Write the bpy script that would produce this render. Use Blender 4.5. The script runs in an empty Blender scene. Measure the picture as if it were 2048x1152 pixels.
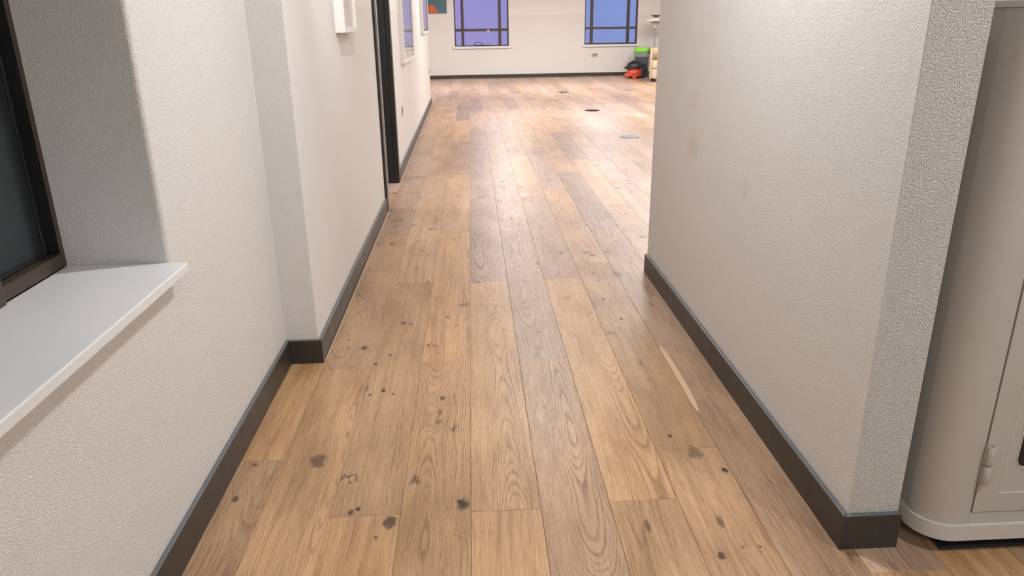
import bpy, bmesh, math, random
from mathutils import Vector, Matrix
random.seed(7)
C = bpy.context.scene.collection
PI = math.pi

# ------------------------------------------------------------------ camera
FPX, PITCH, YAW, ROLL = 1493.1, 0.342579, 0.049465, -0.012839
cam_data = bpy.data.cameras.new('camera')
cam_data.sensor_width = 36.0
cam_data.lens = FPX / 2048 * 36.0
cam_data.clip_start = 0.02
cam = bpy.data.objects.new('camera', cam_data)
C.objects.link(cam)
fwd = Vector((math.sin(YAW) * math.cos(PITCH), math.cos(YAW) * math.cos(PITCH), -math.sin(PITCH)))
right = Vector((math.cos(YAW), -math.sin(YAW), 0.0))
up = right.cross(fwd)
r2 = right * math.cos(ROLL) + up * math.sin(ROLL)
u2 = up * math.cos(ROLL) - right * math.sin(ROLL)
m3 = Matrix((r2, u2, -fwd)).transposed()
cam.matrix_world = Matrix.Translation((0.03452, 0.0, 1.2468)) @ m3.to_4x4()
bpy.context.scene.camera = cam

# ------------------------------------------------------------------ view + world (violet dusk sky)
sc = bpy.context.scene
sc.view_settings.view_transform = 'Standard'
sc.view_settings.look = 'None'
sc.view_settings.gamma = 1.0
sc.view_settings.use_curve_mapping = False
sc.view_settings.exposure = 0.0

world = bpy.data.worlds.new('dusk_sky')
sc.world = world
world.use_nodes = True
wt = world.node_tree
wt.nodes.clear()
w_out = wt.nodes.new('ShaderNodeOutputWorld')
w_bg = wt.nodes.new('ShaderNodeBackground')
w_tc = wt.nodes.new('ShaderNodeTexCoord')
w_sep = wt.nodes.new('ShaderNodeSeparateXYZ')
wt.links.new(w_tc.outputs['Generated'], w_sep.inputs[0])
w_mr = wt.nodes.new('ShaderNodeMapRange')
w_mr.inputs['From Min'].default_value = 0.0
w_mr.inputs['From Max'].default_value = 0.19
wt.links.new(w_sep.outputs['X'], w_mr.inputs['Value'])
w_mix = wt.nodes.new('ShaderNodeMix')
w_mix.data_type = 'RGBA'
w_mix.inputs['A'].default_value = (0.295, 0.285, 0.635, 1)
w_mix.inputs['B'].default_value = (0.20, 0.30, 0.66, 1)
wt.links.new(w_mr.outputs[0], w_mix.inputs['Factor'])
w_mr2 = wt.nodes.new('ShaderNodeMapRange')
w_mr2.inputs['From Min'].default_value = -0.06
w_mr2.inputs['From Max'].default_value = 0.06
wt.links.new(w_sep.outputs['Z'], w_mr2.inputs['Value'])
w_mix2 = wt.nodes.new('ShaderNodeMix')
w_mix2.data_type = 'RGBA'
w_low = wt.nodes.new('ShaderNodeMix')
w_low.data_type = 'RGBA'
w_low.inputs['A'].default_value = (0.35, 0.285, 0.61, 1)
w_low.inputs['B'].default_value = (0.22, 0.30, 0.64, 1)
wt.links.new(w_mr.outputs[0], w_low.inputs['Factor'])
wt.links.new(w_low.outputs['Result'], w_mix2.inputs['A'])
wt.links.new(w_mr2.outputs[0], w_mix2.inputs['Factor'])
wt.links.new(w_mix.outputs['Result'], w_mix2.inputs['B'])
wt.links.new(w_mix2.outputs['Result'], w_bg.inputs['Color'])
w_bg.inputs['Strength'].default_value = 1.0
wt.links.new(w_bg.outputs[0], w_out.inputs[0])

# ------------------------------------------------------------------ ceiling lights
CEIL = 2.40
def area(name, x, y, power, size=0.45, col=(1.0, 0.93, 0.86), sy=None, z=CEIL - 0.02):
    d = bpy.data.lights.new(name, 'AREA')
    d.energy = power
    d.color = col
    d.shape = 'RECTANGLE'
    d.size = size
    d.size_y = sy or size
    o = bpy.data.objects.new(name, d)
    o.location = (x, y, z)
    C.objects.link(o)
    return o
NEUTRAL, COOL = (1.0, 0.995, 0.985), (0.90, 0.96, 1.0)
area('corridor_light', 0.45, 2.12, 29, 0.10, NEUTRAL)
area('corridor_light', 0.65, 6.40, 25, 0.35, NEUTRAL)
area('corridor_light', 0.70, 10.5, 40, 0.9, NEUTRAL)
area('entrance_light', 1.75, 0.45, 25, 0.22, NEUTRAL)
area('entrance_light', 0.30, -1.30, 30, 0.5, COOL)
for ly in (6.0, 10.5, 15.0):
    for lx in (2.6, 4.4):
        area('room_light', lx, ly, 46 if ly < 7 else 66, 0.9, NEUTRAL)
area('room_light', 0.70, 15.0, 70, 0.6, NEUTRAL)
area('room_light', -1.40, 15.5, 40, 0.5, NEUTRAL)
area('side_room_light', -1.5, 5.4, 26, 0.5, NEUTRAL)
# unseen spot added for the first picture's shadow, aimed past the sill
sp = bpy.data.lights.new('added_picture_spot', 'SPOT')
sp.energy = 75; sp.color = NEUTRAL; sp.spot_size = math.radians(58); sp.spot_blend = 0.9; sp.shadow_soft_size = 0.015
spo = bpy.data.objects.new('added_picture_spot', sp)
spo.location = (-0.10, 2.60, 2.37)
spo.rotation_euler = (Vector((-0.58, 4.15, 1.15)) - Vector(spo.location)).to_track_quat('-Z', 'Y').to_euler()
C.objects.link(spo)

# ------------------------------------------------------------------ node helpers
def new_mat(name):
    m = bpy.data.materials.new(name)
    m.use_nodes = True
    nt = m.node_tree
    nt.nodes.clear()
    out = nt.nodes.new('ShaderNodeOutputMaterial')
    b = nt.nodes.new('ShaderNodeBsdfPrincipled')
    nt.links.new(b.outputs[0], out.inputs[0])
    return m, nt, b

class G:
    """small helper for building node maths"""
    def __init__(s, nt): s.nt = nt
    def put(s, sock, v):
        if isinstance(v, bpy.types.NodeSocket): s.nt.links.new(v, sock)
        else: sock.default_value = v
    def m(s, op, a, b=None, c=None, clamp=False):
        n = s.nt.nodes.new('ShaderNodeMath'); n.operation = op; n.use_clamp = clamp
        s.put(n.inputs[0], a)
        if b is not None: s.put(n.inputs[1], b)
        if c is not None: s.put(n.inputs[2], c)
        return n.outputs[0]
    def vec(s, x, y, z):
        n = s.nt.nodes.new('ShaderNodeCombineXYZ')
        s.put(n.inputs[0], x); s.put(n.inputs[1], y); s.put(n.inputs[2], z)
        return n.outputs[0]
    def vma(s, v, a, b):
        n = s.nt.nodes.new('ShaderNodeVectorMath'); n.operation = 'MULTIPLY_ADD'
        s.put(n.inputs[0], v); s.put(n.inputs[1], a); s.put(n.inputs[2], b)
        return n.outputs[0]
    def vlen(s, v):
        n = s.nt.nodes.new('ShaderNodeVectorMath'); n.operation = 'LENGTH'
        s.put(n.inputs[0], v)
        return n.outputs['Value']
    def noise(s, v, scale=1.0, detail=2.0, rough=0.5):
        n = s.nt.nodes.new('ShaderNodeTexNoise')
        s.put(n.inputs['Vector'], v)
        n.inputs['Scale'].default_value = scale
        n.inputs['Detail'].default_value = detail
        n.inputs['Roughness'].default_value = rough
        return n.outputs[0]
    def mr(s, v, a, b, c=0.0, d=1.0, smooth=True):
        n = s.nt.nodes.new('ShaderNodeMapRange')
        if smooth: n.interpolation_type = 'SMOOTHSTEP'
        s.put(n.inputs['Value'], v)
        n.inputs['From Min'].default_value = a; n.inputs['From Max'].default_value = b
        n.inputs['To Min'].default_value = c; n.inputs['To Max'].default_value = d
        return n.outputs[0]
    def mix(s, f, a, b, blend='MIX'):
        n = s.nt.nodes.new('ShaderNodeMix'); n.data_type = 'RGBA'; n.blend_type = blend
        s.put(n.inputs['Factor'], f)
        for k, v in (('A', a), ('B', b)):
            s.put(n.inputs[k], v if isinstance(v, bpy.types.NodeSocket) else (*v, 1.0))
        return n.outputs['Result']
    def sep(s, v):
        n = s.nt.nodes.new('ShaderNodeSeparateXYZ'); s.put(n.inputs[0], v)
        return n.outputs
    def bump(s, h, strength, dist):
        n = s.nt.nodes.new('ShaderNodeBump')
        n.inputs['Strength'].default_value = strength
        n.inputs['Distance'].default_value = dist
        s.put(n.inputs['Height'], h)
        return n.outputs[0]

def plain(name, col, rough=0.5, metal=0.0, mottle=0.0, scale=30.0, bump=0.0, spec=0.5, bscale=300.0, coat=0.0):
    m, nt, b = new_mat(name)
    g = G(nt)
    tc = nt.nodes.new('ShaderNodeTexCoord').outputs['Object']
    n = g.noise(tc, scale, 3.0)
    dark = tuple(c * (1 - mottle) for c in col)
    lite = tuple(min(1, c * (1 + mottle)) for c in col)
    g.put(b.inputs['Base Color'], g.mix(n, dark, lite))
    g.put(b.inputs['Roughness'], g.mr(n, 0, 1, max(0.02, rough - 0.06), rough + 0.06, False))
    b.inputs['Metallic'].default_value = metal
    b.inputs['Specular IOR Level'].default_value = spec
    b.inputs['Coat Weight'].default_value = coat
    if bump > 0:
        g.put(b.inputs['Normal'], g.bump(g.noise(tc, bscale, 3.0), 1.0, bump))
    return m

def wall_mat(name, low, high=None, zsplit=None, bscale=230.0, bdist=0.0011, stains=(), stretch=None):
    m, nt, b = new_mat(name)
    g = G(nt)
    pos = nt.nodes.new('ShaderNodeNewGeometry').outputs['Position']
    z = g.sep(pos)['Z']
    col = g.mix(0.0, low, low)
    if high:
        col = g.mix(g.mr(z, zsplit - 0.002, zsplit + 0.002), low, high)  # wall colour steps lighter above the split height
    mott = g.noise(pos, 1.7, 3.0)
    col = g.mix(g.mr(mott, 0.3, 0.7, 0.0, 0.05), col, (0.55, 0.50, 0.46))
    for (x, y, zz, ry, rz, k) in stains:
        sx = 0.0
        d = g.vlen(g.vma(pos, (sx, 1 / ry, 1 / rz), (0, -y / ry, -zz / rz)))
        d = g.m('ADD', d, g.m('MULTIPLY', g.m('SUBTRACT', g.noise(pos, 14, 3), 0.5), 1.1))
        col = g.mix(g.mr(d, 1.0, 0.1, 0.0, k), col, (0.56, 0.42, 0.27))
    g.put(b.inputs['Base Color'], col)
    b.inputs['Roughness'].default_value = 0.6
    b.inputs['Specular IOR Level'].default_value = 0.35
    v = pos
    if stretch:
        v = g.vma(pos, stretch, (0, 0, 0))
    n1 = g.noise(v, bscale, 2.0, 0.55)
    g.put(b.inputs['Normal'], g.bump(g.mr(n1, 0.30, 0.62), 1.0, bdist))
    return m

# ------------------------------------------------------------------ oak floor material
KNOTS = [(-0.023, 1.739, 0.022, 1), (-0.464, 1.985, 0.03, 0.6), (-0.65, 1.977, 0.01, 0.6), (-0.657, 1.807, 0.012, 0.7), (-0.327, 1.722, 0.011, 0.8), (-0.308, 1.737, 0.009, 0.8), (-0.215, 1.674, 0.022, 0.75), (-0.245, 1.612, 0.006, 0.9), (-0.099, 2.356, 0.012, 0.8), (-0.108, 2.196, 0.014, 0.4), (-0.434, 2.817, 0.018, 0.8), (-0.297, 3.075, 0.014, 0.8), (-0.259, 3.06, 0.008, 1), (-0.319, 2.739, 0.008, 0.9), (-0.314, 2.434, 0.01, 0.9), (-0.277, 2.404, 0.006, 0.9), (-0.367, 2.66, 0.008, 0.9), (-0.358, 2.403, 0.007, 0.9), (0.615, 1.483, 0.013, 0.8), (0.745, 1.849, 0.012, 0.85), (0.633, 2.049, 0.009, 0.9), (0.681, 1.948, 0.028, 0.4), (0.669, 3.041, 0.012, 1), (0.643, 2.939, 0.009, 0.9), (0.691, 4.006, 0.02, 0.7), (0.784, 4.066, 0.018, 0.45), (0.653, 3.567, 0.008, 1), (0.633, 3.298, 0.011, 0.9), (0.768, 3.661, 0.035, 0.4), (0.655, 2.583, 0.007, 0.9), (0.655, 2.45, 0.005, 0.9), (-0.471, 4.339, 0.02, 0.6), (-0.243, 4.093, 0.009, 0.7), (-0.242, 3.686, 0.007, 1), (-0.29, 3.823, 0.007, 0.8), (-0.154, 4.767, 0.008, 0.7), (-0.098, 4.413, 0.01, 0.6), (0.21, 4.848, 0.012, 0.8), (0.21, 4.328, 0.007, 0.7), (-0.503, 4.907, 0.01, 0.6), (-0.55, 5.332, 0.012, 0.7), (-0.275, 6.312, 0.012, 0.9), (-0.138, 6.048, 0.009, 0.8), (-0.019, 5.878, 0.012, 0.9), (-0.087, 5.63, 0.009, 0.8), (-0.111, 6.73, 0.014, 0.6), (1.058, 4.927, 0.013, 0.6), (0.954, 4.631, 0.01, 0.6), (1.357, 7.099, 0.016, 0.6), (1.24, 5.61, 0.016, 0.5), (0.23, 5.947, 0.01, 0.8), (0.187, 5.481, 0.01, 0.8), (0.069, 5.907, 0.01, 0.7), (0.144, 2.958, 0.012, 0.35), (-0.181, 3.136, 0.005, 0.7), (-0.13, 2.739, 0.006, 0.7), (-0.063, 3.02, 0.01, 0.6), (-0.508, 2.904, 0.006, 0.9), (0.286, 2.93, 0.01, 0.4), (-0.348, 1.864, 0.006, 0.7), (0.679, 1.51, 0.004, 0.9), (0.724, 1.511, 0.004, 0.9)]

def oak_material():
    m, nt, b = new_mat('oiled_oak')
    g = G(nt)
    pos = nt.nodes.new('ShaderNodeNewGeometry').outputs['Position']
    loc = nt.nodes.new('ShaderNodeTexCoord').outputs['Object']
    oi = nt.nodes.new('ShaderNodeObjectInfo')
    rnd = oi.outputs['Random']
    oc = nt.nodes.new('ShaderNodeSeparateColor')
    nt.links.new(oi.outputs['Color'], oc.inputs[0])
    tone, pink, fig = oc.outputs[0], oc.outputs[1], oc.outputs[2]
    s = g.sep(loc)
    u, v = s['X'], s['Y']
    seed = g.m('MULTIPLY', rnd, 61.0)
    rb = g.m('FRACT', g.m('MULTIPLY', rnd, 37.13))
    rc = g.m('FRACT', g.m('MULTIPLY', rnd, 91.7))
    rd = g.m('FRACT', g.m('MULTIPLY', rnd, 173.3))
    # knots
    dark, swirl = None, None
    wob = g.noise(pos, 55, 2.0)
    wob2 = g.m('MULTIPLY', g.m('SUBTRACT', wob, 0.5), 1.5)
    for (x, y, r, k) in KNOTS:
        r *= 0.95
        d = g.vlen(g.vma(pos, (1 / r, 1 / (1.55 * r), 0.0), (-x / r, -y / (1.55 * r), 0.0)))
        kd = g.mr(g.m('ADD', d, wob2), 1.0, 0.45, 0.0, min(1.0, k * 1.1))
        ks = g.mr(d, 5.5, 0.0, 0.0, min(1.0, r / 0.02))
        dark = kd if dark is None else g.m('MAXIMUM', dark, kd)
        swirl = ks if swirl is None else g.m('MAXIMUM', swirl, ks)
    # growth rings
    wl = g.m('SUBTRACT', g.noise(g.vec(g.m('MULTIPLY', u, 4.0), g.m('MULTIPLY', v, 1.3), seed), 1.0, 2.0), 0.5)
    w2 = g.m('SUBTRACT', g.noise(g.vec(g.m('MULTIPLY', u, 26.0), g.m('MULTIPLY', v, 9.0), seed), 1.0, 2.0), 0.5)
    dn = g.m('SUBTRACT', g.noise(g.vec(seed, g.m('MULTIPLY', v, 1.15), 3.7), 1.0, 1.0), 0.5)
    off = g.m('MULTIPLY', g.m('SUBTRACT', rb, 0.5), g.m('SUBTRACT', 0.62, g.m('MULTIPLY', fig, 0.54)))
    uc = g.m('ADD', g.m('ADD', u, off), g.m('ADD', g.m('MULTIPLY', wl, 0.045), g.m('MULTIPLY', w2, 0.010)))
    tilt = g.m('MULTIPLY', g.m('SUBTRACT', rc, 0.5), 0.12)
    dep = g.m('ADD', g.m('ADD', 0.045, g.m('MULTIPLY', v, tilt)), g.m('MULTIPLY', dn, 0.16))
    rad = g.m('SQRT', g.m('ADD', g.m('MULTIPLY', uc, uc), g.m('MULTIPLY', dep, dep)))
    rad = g.m('ADD', rad, g.m('MULTIPLY', swirl, 0.022))
    ph = g.m('MULTIPLY', rad, g.m('ADD', 110.0, g.m('MULTIPLY', rd, 90.0)))
    ph = g.m('ADD', ph, g.m('MULTIPLY', g.noise(g.vec(g.m('MULTIPLY', rad, 45.0), seed, 1.3), 1.0, 1.0), 3.0))
    fr = g.m('FRACT', ph)
    early = g.m('MULTIPLY', g.mr(fr, 0.0, 0.10), g.mr(fr, 0.62, 0.10))
    ringvar = g.noise(g.vec(g.m('FLOOR', ph), seed, 0.0), 0.73, 1.0)
    early = g.m('MULTIPLY', early, g.mr(ringvar, 0.25, 0.75, 0.35, 1.0))
    # fibre and pores
    fib = g.noise(g.vec(g.m('MULTIPLY', g.m('ADD', u, g.m('MULTIPLY', wl, 0.03)), 330.0), g.m('MULTIPLY', v, 11.0), seed), 1.0, 3.0, 0.6)
    por = g.noise(g.vec(g.m('MULTIPLY', g.m('ADD', u, g.m('MULTIPLY', wl, 0.03)), 620.0), g.m('MULTIPLY', v, 24.0), g.m('ADD', seed, 5.0)), 1.0, 1.0)
    pore = g.mr(por, 0.56, 0.70)
    cloud = g.noise(g.vec(g.m('MULTIPLY', u, 7.0), g.m('MULTIPLY', v, 2.2), g.m('ADD', seed, 11.0)), 1.0, 3.0, 0.55)
    light = g.mix(pink, OAK_LIGHT, OAK_PINK)
    deep = g.mix(pink, OAK_DEEP, OAK_PINKDEEP)
    dash = g.mr(g.noise(g.vec(g.m('MULTIPLY', u, 480.0), g.m('MULTIPLY', v, 30.0), g.m('ADD', seed, 2.0)), 1.0, 2.0), 0.38, 0.62, 0.35, 1.0)
    early = g.m('MULTIPLY', early, dash)
    streak = g.noise(g.vec(g.m('MULTIPLY', g.m('ADD', u, g.m('MULTIPLY', wl, 0.05)), 75.0), g.m('MULTIPLY', v, 1.6), g.m('ADD', seed, 8.0)), 1.0, 2.0)
    f = g.m('MULTIPLY', early, g.m('ADD', 0.24, g.m('MULTIPLY', fig, 0.58)))
    f = g.m('ADD', f, g.m('MULTIPLY', g.mr(streak, 0.35, 0.75, -0.08, 0.32, False), g.m('SUBTRACT', 1.25, fig)))
    f = g.m('ADD', f, g.mr(fib, 0.35, 0.75, -0.03, 0.42, False))
    f = g.m('ADD', f, g.m('MULTIPLY', pore, g.m('ADD', 0.12, g.m('MULTIPLY', early, 0.30))))
    f = g.m('ADD', f, g.mr(cloud, 0.3, 0.72, -0.14, 0.36, False), clamp=True)
    col = g.mix(f, light, deep)
    # pin knots and mineral streaks scattered in the boards
    vo = nt.nodes.new('ShaderNodeTexVoronoi')
    g.put(vo.inputs['Vector'], g.vec(g.m('MULTIPLY', u, 11.0), g.m('MULTIPLY', v, 3.6), seed))
    vo.inputs['Scale'].default_value = 1.0
    vsel = nt.nodes.new('ShaderNodeSeparateColor')
    nt.links.new(vo.outputs['Color'], vsel.inputs[0])
    pin = g.m('MULTIPLY', g.mr(vo.outputs['Distance'], 0.13, 0.05), g.mr(vsel.outputs[0], 0.70, 0.78))
    col = g.mix(g.m('MULTIPLY', pin, 0.75), col, (0.085, 0.05, 0.028))
    vo2 = nt.nodes.new('ShaderNodeTexVoronoi')
    g.put(vo2.inputs['Vector'], g.vec(g.m('ADD', g.m('MULTIPLY', u, 16.0), g.m('MULTIPLY', w2, 2.5)), g.m('MULTIPLY', v, 7.5), g.m('ADD', seed, 3.0)))
    vo2.inputs['Scale'].default_value = 1.0
    vs2 = nt.nodes.new('ShaderNodeSeparateColor')
    nt.links.new(vo2.outputs['Color'], vs2.inputs[0])
    pin2 = g.m('MULTIPLY', g.mr(g.m('ADD', vo2.outputs['Distance'], g.m('MULTIPLY', wob2, 0.10)), 0.27, 0.10), g.mr(g.m('ADD', vs2.outputs[0], g.m('MULTIPLY', oi.outputs['Alpha'], 0.42)), 0.92, 0.95))
    col = g.mix(g.m('MULTIPLY', pin2, 0.8), col, (0.06, 0.04, 0.03))
    sap = g.vlen(g.vma(pos, (1 / 0.017, 1 / 0.27, 0.0), (-0.768 / 0.017, -2.47 / 0.27, 0.0)))
    col = g.mix(g.m('MULTIPLY', g.mr(sap, 1.04, 0.96, 0.0, 0.85), g.mr(g.sep(pos)['X'], 0.7595, 0.7605)), col, (0.80, 0.56, 0.36))
    halo = g.m('MULTIPLY', swirl, g.mr(dark, 0.0, 0.2, 0.24, 0.6))
    col = g.mix(halo, col, (0.26, 0.15, 0.075))
    kr = g.m('ADD', dark, g.m('MULTIPLY', g.m('SUBTRACT', g.noise(pos, 90, 3), 0.5), g.m('MULTIPLY', dark, 0.6)), clamp=True)
    col = g.mix(kr, col, (0.035, 0.022, 0.015))
    tm = g.mr(tone, 0.0, 1.0, 0.45, 1.45, False)
    col = g.mix(1.0, col, g.vec(tm, tm, tm), 'MULTIPLY')
    g.put(b.inputs['Base Color'], col)
    g.put(b.inputs['Roughness'], g.m('ADD', g.mr(fib, 0.3, 0.7, 0.30, 0.40, False), g.m('MULTIPLY', early, 0.06)))
    b.inputs['Specular IOR Level'].default_value = 0.62
    h = g.m('SUBTRACT', g.m('MULTIPLY', fib, 0.5), g.m('MULTIPLY', pore, 0.5))
    g.put(b.inputs['Normal'], g.bump(h, 0.35, 0.0005))
    return m
OAK_LIGHT, OAK_DEEP = (0.605, 0.375, 0.19), (0.225, 0.112, 0.047)
OAK_PINK, OAK_PINKDEEP = (0.545, 0.385, 0.305), (0.225, 0.14, 0.105)

M = {}
M['oak'] = oak_material()
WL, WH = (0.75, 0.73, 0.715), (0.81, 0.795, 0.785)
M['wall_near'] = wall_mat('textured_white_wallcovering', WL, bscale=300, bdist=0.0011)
M['wall_left'] = wall_mat('textured_white_wall_upper_lighter', WL, WH, 1.345, bscale=300, bdist=0.0009)
M['wall_right'] = wall_mat('textured_white_wallcovering_stained', WL, bscale=300, bdist=0.0009,
                           stains=((0.928, 3.02, 0.765, 0.13, 0.09, 0.30), (0.928, 2.39, 0.72, 0.05, 0.05, 0.22), (0.928, 3.05, 0.93, 0.10, 0.07, 0.15)))
M['wall_end'] = wall_mat('crinkled_white_wallcovering', (0.72, 0.695, 0.675), bscale=250, bdist=0.0026)
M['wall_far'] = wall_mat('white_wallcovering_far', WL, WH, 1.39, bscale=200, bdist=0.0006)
M['ceiling'] = plain('white_ceiling_paint', (0.80, 0.79, 0.77), 0.8)
def skirting_mat():
    m, nt, b = new_mat('dark_charcoal_skirting')
    g = G(nt)
    pos = nt.nodes.new('ShaderNodeNewGeometry').outputs['Position']
    n = g.noise(pos, 16, 3)
    scuff = g.m('MULTIPLY', g.mr(g.noise(g.vma(pos, (38, 12, 90), (0, 0, 0)), 1.0, 4.0, 0.65), 0.60, 0.74, 0.0, 0.30), g.mr(n, 0.45, 0.62))
    col = g.mix(n, (0.032, 0.027, 0.025), (0.050, 0.043, 0.039))
    g.put(b.inputs['Base Color'], g.mix(scuff, col, (0.22, 0.21, 0.20)))
    g.put(b.inputs['Roughness'], g.mr(n, 0.2, 0.8, 0.34, 0.50, False))
    return m
M['skirting'] = skirting_mat()
M['skirting_top_lit'] = plain('lit_skirting_edge', (0.13, 0.14, 0.145), 0.4, mottle=0.2, scale=18)  # paler grey paints in the light caught on the skirting ledge
M['sill'] = plain('white_gloss_sill', (0.74, 0.75, 0.76), 0.35, mottle=0.03, scale=6)
M['brown_frame'] = plain('brown_metal_frame', (0.060, 0.040, 0.030), 0.38, mottle=0.2, scale=25)
M['black_frame'] = plain('black_door_frame', (0.012, 0.012, 0.013), 0.40, mottle=0.2, scale=25)
M['lit_floor_edge'] = plain('tan_lit_edge_strip', (0.55, 0.40, 0.26), 0.6)  # tan strip stands in for the lit floor edge along the skirting
M['black'] = plain('black_rubber', (0.010, 0.010, 0.011), 0.6)
M['slab'] = plain('dark_subfloor', (0.05, 0.035, 0.02), 0.9)
M['white_paint'] = plain('white_painted_frame', (0.78, 0.75, 0.72), 0.45, mottle=0.03, scale=12)
M['cab'] = plain('cream_powder_coat', (0.50, 0.465, 0.425), 0.38, mottle=0.02, scale=20, bump=0.0001, bscale=500)
M['cab_base'] = plain('cream_plinth_coat', (0.60, 0.565, 0.53), 0.33, mottle=0.02, scale=20)
M['steel'] = plain('brushed_steel', (0.55, 0.53, 0.50), 0.35, metal=1.0, mottle=0.1, scale=60)
M['chrome'] = plain('chrome_stem', (0.42, 0.42, 0.42), 0.22, metal=1.0)
M['floor_box'] = plain('blue_grey_floor_box', (0.17, 0.21, 0.26), 0.5, mottle=0.12, scale=40)
M['floor_box_dark'] = plain('black_floor_box', (0.010, 0.010, 0.010), 0.7, mottle=0.2, scale=40, spec=0.1)
M['red'] = plain('red_plastic', (0.62, 0.075, 0.035), 0.35, mottle=0.06)
M['black_plastic'] = plain('black_plastic', (0.012, 0.013, 0.016), 0.35, mottle=0.15)
M['grey_bin'] = plain('dark_grey_bin_plastic', (0.060, 0.070, 0.085), 0.5, mottle=0.06)
M['light_bin'] = plain('light_grey_bin_band', (0.24, 0.25, 0.26), 0.5, mottle=0.06)
M['green_bag'] = plain('green_bin_liner', (0.20, 0.62, 0.02), 0.35, mottle=0.15, scale=14)
M['sofa'] = plain('beige_sofa_fabric', (0.55, 0.43, 0.31), 0.85, mottle=0.10, scale=14, bump=0.0006, bscale=400)
M['yellow'] = plain('yellow_cushion_fabric', (0.72, 0.47, 0.16), 0.9, mottle=0.1)
M['shade_white'] = plain('white_lamp_shade', (0.86, 0.86, 0.88), 0.45)
M['shade_red'] = plain('red_brown_lamp_shade', (0.20, 0.055, 0.045), 0.45)
M['shade_beige'] = plain('beige_lamp_shade', (0.68, 0.58, 0.52), 0.5)
M['teal'] = plain('teal_painted_canvas', (0.075, 0.165, 0.20), 0.6, mottle=0.12, scale=9)
M['orange'] = plain('orange_painted_shape', (0.66, 0.12, 0.03), 0.6, mottle=0.25, scale=14)
M['picture'] = plain('pale_print_behind_glass', (0.84, 0.79, 0.79), 0.5, mottle=0.05, scale=9)
M['brick'] = plain('dark_outside_render', (0.05, 0.05, 0.05), 0.9, mottle=0.2)
M['socket_pad'] = plain('black_socket_insert', (0.02, 0.02, 0.02), 0.4)

def mat_mat():
    m, nt, b = new_mat('black_ribbed_matting')
    g = G(nt)
    pos = nt.nodes.new('ShaderNodeNewGeometry').outputs['Position']
    n = g.noise(g.vma(pos, (420, 130, 130), (0, 0, 0)), 1.0, 2.0)
    g.put(b.inputs['Base Color'], g.mix(n, (0.008, 0.008, 0.010), (0.028, 0.03, 0.034)))
    b.inputs['Roughness'].default_value = 0.75
    g.put(b.inputs['Normal'], g.bump(n, 1.0, 0.002))
    return m
M['mat'] = mat_mat()

def glass_mat(name, tint, gloss_rough=0.03):
    """clear pane: sharp see-through with a Fresnel reflection"""
    m = bpy.data.materials.new(name); m.use_nodes = True
    nt = m.node_tree; nt.nodes.clear()
    out = nt.nodes.new('ShaderNodeOutputMaterial')
    tr = nt.nodes.new('ShaderNodeBsdfTransparent'); tr.inputs[0].default_value = (*tint, 1)
    gl = nt.nodes.new('ShaderNodeBsdfGlossy'); gl.inputs['Roughness'].default_value = gloss_rough
    fr = nt.nodes.new('ShaderNodeFresnel'); fr.inputs[0].default_value = 1.5
    mx = nt.nodes.new('ShaderNodeMixShader')
    ge = nt.nodes.new('ShaderNodeNewGeometry')
    front = nt.nodes.new('ShaderNodeMath'); front.operation = 'SUBTRACT'; front.inputs[0].default_value = 1.0
    nt.links.new(ge.outputs['Backfacing'], front.inputs[1])
    mul = nt.nodes.new('ShaderNodeMath'); mul.operation = 'MULTIPLY'
    nt.links.new(fr.outputs[0], mul.inputs[0]); nt.links.new(front.outputs[0], mul.inputs[1])
    nt.links.new(mul.outputs[0], mx.inputs[0]); nt.links.new(tr.outputs[0], mx.inputs[1]); nt.links.new(gl.outputs[0], mx.inputs[2])
    nt.links.new(mx.outputs[0], out.inputs[0])
    return m
M['glass'] = glass_mat('window_glass', (1.0, 1.0, 1.0))
M['picture_glass'] = glass_mat('picture_glass', (0.95, 0.95, 0.95), 0.01)
def obscured():
    m, nt, b = new_mat('obscured_dark_glass')
    g = G(nt)
    tc = nt.nodes.new('ShaderNodeTexCoord').outputs['Object']
    n = g.noise(tc, 7.0, 3.0)
    g.put(b.inputs['Base Color'], g.mix(n, (0.016, 0.021, 0.024), (0.036, 0.044, 0.048)))
    b.inputs['Roughness'].default_value = 0.28
    return m
M['obscured'] = obscured()
M['cab_glass'] = plain('dark_cabinet_window', (0.018, 0.017, 0.016), 0.12)
def emit(name, col, st):
    m = bpy.data.materials.new(name); m.use_nodes = True
    nt = m.node_tree; nt.nodes.clear()
    out = nt.nodes.new('ShaderNodeOutputMaterial'); e = nt.nodes.new('ShaderNodeEmission')
    e.inputs[0].default_value = (*col, 1); e.inputs[1].default_value = st
    nt.links.new(e.outputs[0], out.inputs[0])
    return m
M['red_glow'] = emit('red_spot_glow', (1.0, 0.10, 0.06), 6.0)  # emissive red for the small spot on the transom

# ------------------------------------------------------------------ mesh helpers
def box(bm, x0, x1, y0, y1, z0, z1, bevel=0.0, seg=2):
    vs = [bm.verts.new((x, y, z)) for z in (z0, z1) for x, y in ((x0, y0), (x1, y0), (x1, y1), (x0, y1))]
    fs = [bm.faces.new([vs[i] for i in f]) for f in ((3, 2, 1, 0), (4, 5, 6, 7), (0, 1, 5, 4), (1, 2, 6, 5), (2, 3, 7, 6), (3, 0, 4, 7))]
    if bevel > 0:
        es = set(e for f in fs for e in f.edges)
        bmesh.ops.bevel(bm, geom=list(es), offset=bevel, segments=seg, affect='EDGES', profile=0.5)
    return vs

def prism(bm, pts, z0, z1):
    a = [bm.verts.new((x, y, z0)) for x, y in pts]
    t = [bm.verts.new((x, y, z1)) for x, y in pts]
    n = len(pts)
    bm.faces.new(a[::-1]); bm.faces.new(t)
    for i in range(n):
        j = (i + 1) % n
        bm.faces.new((a[i], a[j], t[j], t[i]))

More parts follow.
